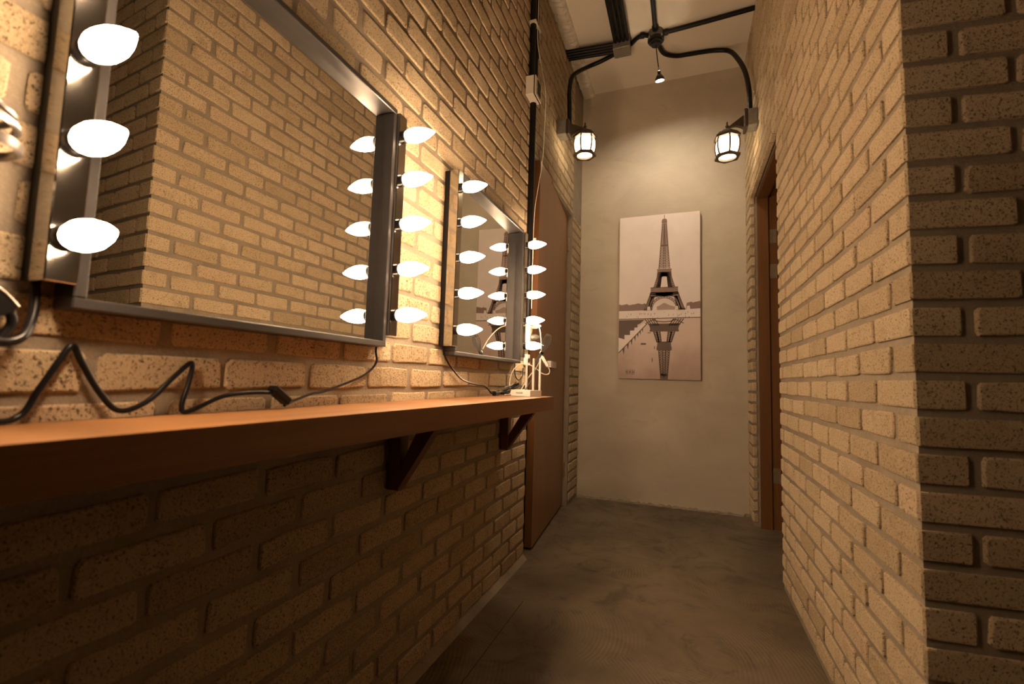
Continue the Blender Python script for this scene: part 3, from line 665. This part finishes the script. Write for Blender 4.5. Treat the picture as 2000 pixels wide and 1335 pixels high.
# ------------------------------------------------------------------ lanterns
def lantern(side, org, box, label, boxlabel, rot0):
    """org: centre of the glass at mid height; box: wall box corners"""
    ox, oy, oz = org
    t = thing('wall_lantern', (ox, oy, oz - .075), label, 'lantern', 'pair of wall lanterns')
    K = 6
    def hexring(r, z, a0=rot0): return [(ox + r * math.cos(math.radians(a0 + 60 * i)), oy + r * math.sin(math.radians(a0 + 60 * i)), z) for i in range(K)]
    prof = [(-.072, .060), (-.045, .071), (-.010, .077), (.028, .076), (.060, .066)]
    for i in range(K):                                # six bulging panes, each with its own thickness
        m = MB(); vs = []
        for dr in (0, -.004):
            for dz, r in prof:
                h = hexring(r + dr, oz + dz); a, b = Vector(h[i]), Vector(h[(i + 1) % K])
                vs += [a.lerp(b, .03), b.lerp(a, .03)]
        n = len(prof); fs = []
        for L in (0, 1): fs += [(L * 2 * n + 2 * k, L * 2 * n + 2 * k + 1, L * 2 * n + 2 * k + 3, L * 2 * n + 2 * k + 2) for k in range(n - 1)]
        fs += [(2 * k, 2 * k + 2, 2 * n + 2 * k + 2, 2 * n + 2 * k) for k in range(n - 1)] + [(2 * k + 1, 2 * n + 2 * k + 1, 2 * n + 2 * k + 3, 2 * k + 3) for k in range(n - 1)]
        fs += [(0, 2 * n, 2 * n + 1, 1), (2 * n - 2, 2 * n - 1, 4 * n - 1, 4 * n - 2)]
        m.add(vs, fs).build('pane', 'pane', t)
        MB().tube([hexring(r + .002, oz + dz)[i] for dz, r in prof], .0058, 6, 3).build('rib', 'bronze', t, True)
    # bottom ring: hexagon outside, round hole inside
    m = MB(); R = hexring(.084, oz - .085); n2 = 24; outer = []
    for j in range(n2):
        i = j * K // n2; f = (j * K / n2) - i; outer.append(Vector(R[i]).lerp(Vector(R[(i + 1) % K]), f))
    inner = [Vector((ox + .056 * math.cos(math.radians(rot0 + 360 * j / n2)), oy + .056 * math.sin(math.radians(rot0 + 360 * j / n2)), oz - .085)) for j in range(n2)]
    vs = outer + inner + [v + Vector((0, 0, .014)) for v in outer] + [v + Vector((0, 0, .014)) for v in inner]; fs = []
    for j in range(n2):
        q = (j + 1) % n2
        fs += [(j, q, n2 + q, n2 + j), (2 * n2 + j, 3 * n2 + j, 3 * n2 + q, 2 * n2 + q), (j, 2 * n2 + j, 2 * n2 + q, q), (n2 + j, n2 + q, 3 * n2 + q, 3 * n2 + j)]
    m.add(vs, fs).build('bottom_ring', 'bronze', t)
    m = MB(); vs = []                                 # stepped hexagonal roof
    rp_ = [(.050, .088), (.066, .088), (.070, .080), (.088, .066), (.094, .050), (.112, .030), (.118, .012)]
    for z, r in rp_: vs += hexring(r, oz + z)
    fs = [tuple(range(K))] + [(k * K + i, k * K + (i + 1) % K, (k + 1) * K + (i + 1) % K, (k + 1) * K + i) for k in range(len(rp_) - 1) for i in range(K)] + [tuple((len(rp_) - 1) * K + i for i in range(K))]
    rf = m.add(vs, fs).build('roof', 'bronze', t)
    MB().lathe((ox, oy, oz + .116), (0, 0, 1), [(0, .012), (.010, .007), (.018, .011), (.026, .012), (.032, .006), (.050, .0055), (.056, .002)], 10).build('finial', 'bronze', rf, True)
    MB().lathe((ox, oy, oz - .045), (0, 0, 1), [(0, .004), (.006, .014), (.075, .014), (.09, .010)], 12).build('lamp_tube', 'tube', t, True)
    # arm and back plate
    (bx0, by0, bz0), (bx1, by1, bz1) = box
    xw = bx1 if side < 0 else bx0                     # front of the box
    yc, zb = (by0 + by1) / 2, (bz0 + bz1) / 2
    MB().bbox((min(xw, xw - side * .022), by0 - .004, bz0 - .008), (max(xw, xw - side * .022), by1 + .004, bz1 + .004), .004).build('back_plate', 'bronze', t)
    xa = xw - side * .022
    m = MB(); vs = []; st = 6
    for k in range(st + 1):
        f = k / st; x = xa + (ox - xa) * f; y = yc + (oy - yc) * f
        zt = zb + .035 + (oz + .128 - zb - .035) * f; th = .072 * (1 - f) ** 2 + .012; w = .014 * (1 - f) + .006
        vs += [(x, y - w, zt), (x, y + w, zt), (x, y + w, zt - th), (x, y - w, zt - th)]
    fs = [(4 * k + i, 4 * k + (i + 1) % 4, 4 * k + 4 + (i + 1) % 4, 4 * k + 4 + i) for k in range(st) for i in range(4)] + [(0, 1, 2, 3), (4 * st + 3, 4 * st + 2, 4 * st + 1, 4 * st)]
    m.add(vs, fs).build('arm', 'bronze', t)
    b = thing('lantern_box', ((bx0 + bx1) / 2, yc, bz0), boxlabel, 'junction box')
    MB().bbox(box[0], box[1], .003).build('box', 'galv', b)
    MB().lathe(((bx0 + bx1) / 2, by0, zb - .02), (0, -1, 0), [(0, .014), (.0015, .013)], 12).build('knockout', 'galv', b)
    MB().lathe(((bx0 + bx1) / 2, yc, bz0), (0, 0, -1), [(0, .018), (.0015, .017)], 12).build('knockout', 'galv', b)
lantern(-1, (-.690, 3.20, 1.722), ((XLF, 3.125, 1.795), (-.815, 3.225, 1.900)), 'bronze hexagonal lantern glowing on the left wall', 'grey steel box holding the left lantern to the brick', 20)
lantern(1, (.268, 3.33, 1.628), ((.392, 3.290, 1.735), (XR, 3.395, 1.850)), 'bronze hexagonal lantern glowing on the right wall', 'grey steel box holding the right lantern to the brick', 38)

# ------------------------------------------------------------------ tower print
def print_mat(name, col, rough=0.55):
    m, nt, b = mat(name); p = pos(nt)
    f = noise(nt, p, 3.0, 3.0); g = noise(nt, p, 900.0, 1.0)
    c = ramp(nt, [(0.3, tuple(x * .92 for x in col)), (0.7, tuple(min(1, x * 1.06) for x in col))], f)
    nt.links.new(c, b.inputs['Base Color']); b.inputs['Roughness'].default_value = rough; bump(nt, b, g, .1, .0005); return m
PX0, PX1, PZ0, PZ1, PY = -.538, .114, .030, 1.430, 3.994
cv = thing('canvas_print', (-.212, 4.01, PZ0), 'tall sepia canvas print of an iron lattice tower and its reflection', 'picture')
MB().bbox((PX0, PY, PZ0), (PX1, YE, PZ1), .002).build('canvas', print_mat('print_sky', (.80, .69, .645)), cv)
def Q(u, t, lay): return (PX0 + (PX1 - PX0) * u, PY - .0006 * lay, PZ1 - (PZ1 - PZ0) * t)
class Pr:
    def __init__(s, lay): s.m = MB(); s.l = lay
    def poly(s, pts):
        s.m.add([Q(u, t, s.l) for u, t in pts], [tuple(range(len(pts)))]); return s
    def bar(s, a, b, w):
        du, dt = (b[0] - a[0]), (b[1] - a[1]) * 2.147; L = math.hypot(du, dt) or 1; nu, nt_ = -dt / L * w / 2, du / L * w / 2 / 2.147
        return s.poly([(a[0] + nu, a[1] + nt_), (b[0] + nu, b[1] + nt_), (b[0] - nu, b[1] - nt_), (a[0] - nu, a[1] - nt_)])
    def build(s, name, mt): return s.m.build(name, mt, cv)
rng = random.Random(21)
dk, md, lt, wt = print_mat('print_dark', (.115, .070, .052)), print_mat('print_mid', (.26, .165, .135)), print_mat('print_light', (.84, .73, .68)), print_mat('print_water', (.66, .50, .425))
wt2 = print_mat('print_cloud', (.46, .325, .27)); far = print_mat('print_far', (.45, .325, .27))
def water_mat():
    m, nt, b = mat('print_water'); p = pos(nt)
    sx = nt.nodes.new('ShaderNodeSeparateXYZ'); nt.links.new(p, sx.inputs[0])
    f = math_n(nt, 'ADD', math_n(nt, 'MULTIPLY', math_n(nt, 'SUBTRACT', sx.outputs['Z'], (PZ0 + 1) * S), 1.0 / (.36 * (PZ1 - PZ0) * S)), math_n(nt, 'MULTIPLY', math_n(nt, 'SUBTRACT', noise(nt, p, 5.0, 3.0), .5), .7))
    nt.links.new(ramp(nt, [(0.0, (.40, .275, .225)), (0.30, (.52, .375, .31)), (0.65, (.68, .53, .455)), (1.0, (.70, .55, .48))], f), b.inputs['Base Color'])
    b.inputs['Roughness'].default_value = .55; return m
Pr(1).poly([(0.001, .638), (.999, .634), (.999, .9995), (.001, .9995)]).build('printed_water', water_mat())
Pr(1).poly([(.001, .585), (.999, .580), (.999, .633), (.001, .637)]).build('printed_plaza', lt)
tr = Pr(2); x = 0.0; pts = []
while x < .36:
    pts.append((x + .001, .548 + rng.uniform(-.006, .006))); x += .025
tr.poly(pts + [(.36, .586), (.001, .588)]); tr.build('printed_trees', md); tr = Pr(2)
pts = []; x = .84
while x < 1.0:
    pts.append((min(x, .999), .55 - (x - .84) * .09 + rng.uniform(-.004, .004))); x += .025
tr.poly(pts + [(.999, .545), (.999, .582), (.83, .585)]); tr.build('printed_trees', md)
fr_ = Pr(2).poly([(.44, .572), (.50, .562), (.56, .545), (.58, .545), (.64, .560), (.71, .570), (.71, .586), (.44, .586)]); fr_.build('printed_skyline', far)
U = .569
def tower(flip, lay, top, mt, name):
    T = (lambda t: t) if not flip else (lambda t: 1.2215 - t)
    p = Pr(lay)
    def bar(a, b, w): p.bar((U + a[0], T(a[1])), (U + b[0], T(b[1])), w)
    def poly(pts): p.poly([(U + u, T(t)) for u, t in pts])
    def lattice(l0, r0, l1, r1, t0, t1, n, w=.006):   # leg between (l0..r0) at t0 and (l1..r1) at t1
        bar((l0, t0), (l1, t1), w * 1.5); bar((r0, t0), (r1, t1), w * 1.5)
        for i in range(n):
            f, g = i / n, (i + 1) / n; ta, tb = t0 + (t1 - t0) * f, t0 + (t1 - t0) * g
            a, b, c, d = l0 + (l1 - l0) * f, r0 + (r1 - r0) * f, l0 + (l1 - l0) * g, r0 + (r1 - r0) * g
            bar((a, ta), (d, tb), w); bar((b, ta), (c, tb), w); bar((a, ta), (b, ta), w)
    if top:
        bar((0, .006), (0, .035), .008); poly([(-.020, .030), (.020, .030), (.033, .040), (.033, .056), (-.033, .056), (-.033, .040)])
    t_a = .058 if top else .2215 + .0005
    wa_ = lambda t: .026 + (.066 - .026) * ((t - .058) / (.335 - .058)) ** 1.15 if t > .058 else .026
    n = 18; ts = [t_a + (.335 - t_a) * i / n for i in range(n + 1)]
    for i in range(n):
        a, b = wa_(ts[i]), wa_(ts[i + 1])
        for s_ in (-1, 1):
            bar((s_ * a, ts[i]), (s_ * b, ts[i + 1]), .011); bar((s_ * a, ts[i]), (s_ * b * .12, ts[i + 1]), .006); bar((s_ * a * .12, ts[i]), (s_ * b, ts[i + 1]), .006)
            bar((s_ * a * .14, ts[i]), (s_ * b * .14, ts[i + 1]), .010)
        bar((-a, ts[i]), (a, ts[i]), .005)
    if top: poly([(-.038, .190), (.038, .190), (.036, .199), (-.036, .199)])
    poly([(-.090, .338), (.090, .338), (.086, .349), (.086, .360), (-.086, .360), (-.086, .349)]); lattice(-.078, .078, -.083, .083, .360, .385, 3, .012); lattice(-.03, .03, -.033, .033, .360, .385, 3, .010)
    for s_ in (-1, 1): lattice(s_ * .084, s_ * .036, s_ * .128, s_ * .052, .383, .452, 6, .008)
    for s_ in (-1, 1): lattice(s_ * .062, s_ * .036, s_ * .092, s_ * .052, .383, .452, 6, .007)
    poly([(-.170, .448), (.170, .448), (.165, .459), (.168, .476), (.172, .482), (-.172, .482), (-.168, .476), (-.165, .459)])
    lattice(-.165, .165, -.180, .180, .482, .505, 2, .012); lattice(-.09, .0, -.1, .0, .482, .505, 2, .010); lattice(.0, .09, .0, .1, .482, .505, 2, .010); poly([(-.17, .484), (.17, .484), (.174, .492), (-.174, .492)])
    arch = [(.150 * math.cos(math.radians(a)), .586 - .072 * math.sin(math.radians(a))) for a in range(0, 181, 12)]
    arc2 = [(.172 * math.cos(math.radians(a)), .586 - .083 * math.sin(math.radians(a))) for a in range(0, 181, 12)]
    for i in range(len(arch) - 1):
        bar(arch[i], arch[i + 1], .008); bar(arc2[i], arc2[i + 1], .008); bar(arch[i], arc2[i + 1], .005); bar(arc2[i], arch[i + 1], .005)
    for s_ in (-1, 1):
        lattice(s_ * .180, s_ * .150, s_ * .246, s_ * .205, .503, .586, 7, .008)
        lattice(s_ * .150, s_ * .120, s_ * .205, s_ * .170, .503, .586, 7, .007)
        poly([(s_ * .10, .503), (s_ * .155, .503), (s_ * .165, .53), (s_ * .135, .516)])
        poly([(s_ * .150, .578), (s_ * .252, .578), (s_ * .256, .588), (s_ * .146, .588)])
    return p.build(name, mt)
tower(False, 4, True, md, 'printed_tower')
# the reflection shows only its upper part below the basin's rim
def clip_reflection():
    p = Pr(3); T = lambda t: 1.150 + .0 - t
    def bar(a, b, w): p.bar((U + a[0], a[1]), (U + b[0], b[1]), w)
    def poly(pts): p.poly([(U + u, t) for u, t in pts])
    for i in range(12):
        a0, a1 = math.radians(180 - 15 * i), math.radians(180 - 15 * (i + 1))
        bar((.13 * math.cos(a0), .640 + .018 * math.sin(a0)), (.13 * math.cos(a1), .640 + .018 * math.sin(a1)), .012)
    for s_ in (-1, 1):
        for k in range(5): bar((s_ * (.235 - k * .03), .640), (s_ * (.172 - k * .028), .682), .012)
        bar((s_ * .14, .645), (s_ * .235, .668), .010)
    poly([(-.188, .668), (.188, .668), (.170, .700), (-.170, .700)]); poly([(-.172, .700), (.172, .700), (.178, .716), (-.178, .716)])
    for s_ in (-1, 1):
        for l0, r0, l1, r1 in ((.130, .088, .086, .060), (.092, .050, .062, .034)):
            n = 6; bar((s_ * l0, .716), (s_ * l1, .780), .012); bar((s_ * r0, .716), (s_ * r1, .780), .012)
            for i in range(n):
                f, g = i / n, (i + 1) / n; a, b, c, d = l0 + (l1 - l0) * f, r0 + (r1 - r0) * f, l0 + (l1 - l0) * g, r0 + (r1 - r0) * g
                bar((s_ * a, .716 + .064 * f), (s_ * d, .716 + .064 * g), .008); bar((s_ * b, .716 + .064 * f), (s_ * c, .716 + .064 * g), .008)
    poly([(-.080, .776), (.080, .776), (.086, .804), (-.086, .804)]); poly([(-.086, .804), (.086, .804), (.092, .812), (.090, .828), (-.090, .828), (-.092, .812)])
    n = 12
    for i in range(n):
        f, g = i / n, (i + 1) / n; a, b = .066 - .028 * f, .066 - .028 * g; ta, tb = .828 + .171 * f, .828 + .171 * g
        for s_ in (-1, 1):
            bar((s_ * a, ta), (s_ * b, tb), .012); bar((s_ * a, ta), (s_ * b * .12, tb), .007); bar((s_ * a * .12, ta), (s_ * b, tb), .007); bar((s_ * a * .2, ta), (s_ * b * .2, tb), .012)
        bar((-a, ta), (a, ta), .006)
    poly([(-.040, .966), (.040, .966), (.038, .980), (-.038, .980)])
    return p.build('printed_reflection', dk)
clip_reflection()
bkp = Pr(3); bkp.poly([(.001, .645), (.33, .643), (.30, .655), (.27, .668), (.24, .672), (.24, .690), (.20, .690), (.20, .708), (.145, .708), (.145, .735), (.075, .735), (.075, .762), (.001, .752)]); bkp.build('printed_bank', dk)
lw = Pr(2); lw.poly([(.001, .752), (.38, .648), (.40, .652), (.001, .842)]); lw.build('printed_wall', lt)
rl = Pr(3); rl.bar((.001, .846), (.36, .668), .012); rl.bar((.001, .6385), (.999, .6345), .010)
for f in (.12, .27, .40, .52, .62, .70, .78):
    u, t = .001 + .36 * f + .02, .846 - .178 * f; s_ = 1 - f * .75
    rl.poly([(u - .016 * s_, t - .003), (u + .018 * s_, t - .012), (u + .004, t + .036 * s_)])
for i in range(34):
    u = rng.choice([rng.uniform(.01, .3), rng.uniform(.4, .5), rng.uniform(.72, .98), rng.uniform(.2, .9)]); t = rng.uniform(.598, .630); h = rng.uniform(.004, .010)
    rl.poly([(u, t), (u + .006, t), (u + .005, t + h), (u + .001, t + h)])
for u, t, w, h in ((.385, .723, .04, .004), (.315, .790, .065, .010), (.452, .812, .008, .018), (.424, .886, .010, .024), (.478, .77, .008, .02)): rl.poly([(u - w / 2, t - h / 2), (u + w / 2, t - h / 2), (u + w / 2, t + h / 2), (u - w / 2, t + h / 2)])
for u in (.375, .455, .715, .855): pass
rl.build('printed_railing', dk)
st = Pr(5)
for u in (.380, .46, .718, .858): st.poly([(u - .016, .566), (u + .016, .564), (u + .022, .586), (u - .022, .586)])
st.build('printed_statues', lt)
tx = Pr(4)
for i in range(6):
    u = .098 + i * .020; tx.poly([(u, .945), (u + .006, .945), (u + .006, .975), (u, .975)])
    if i % 2 == 0: tx.poly([(u + .006, .957), (u + .018, .957), (u + .018, .963), (u + .006, .963)])
tx.build('printed_lettering', dk)
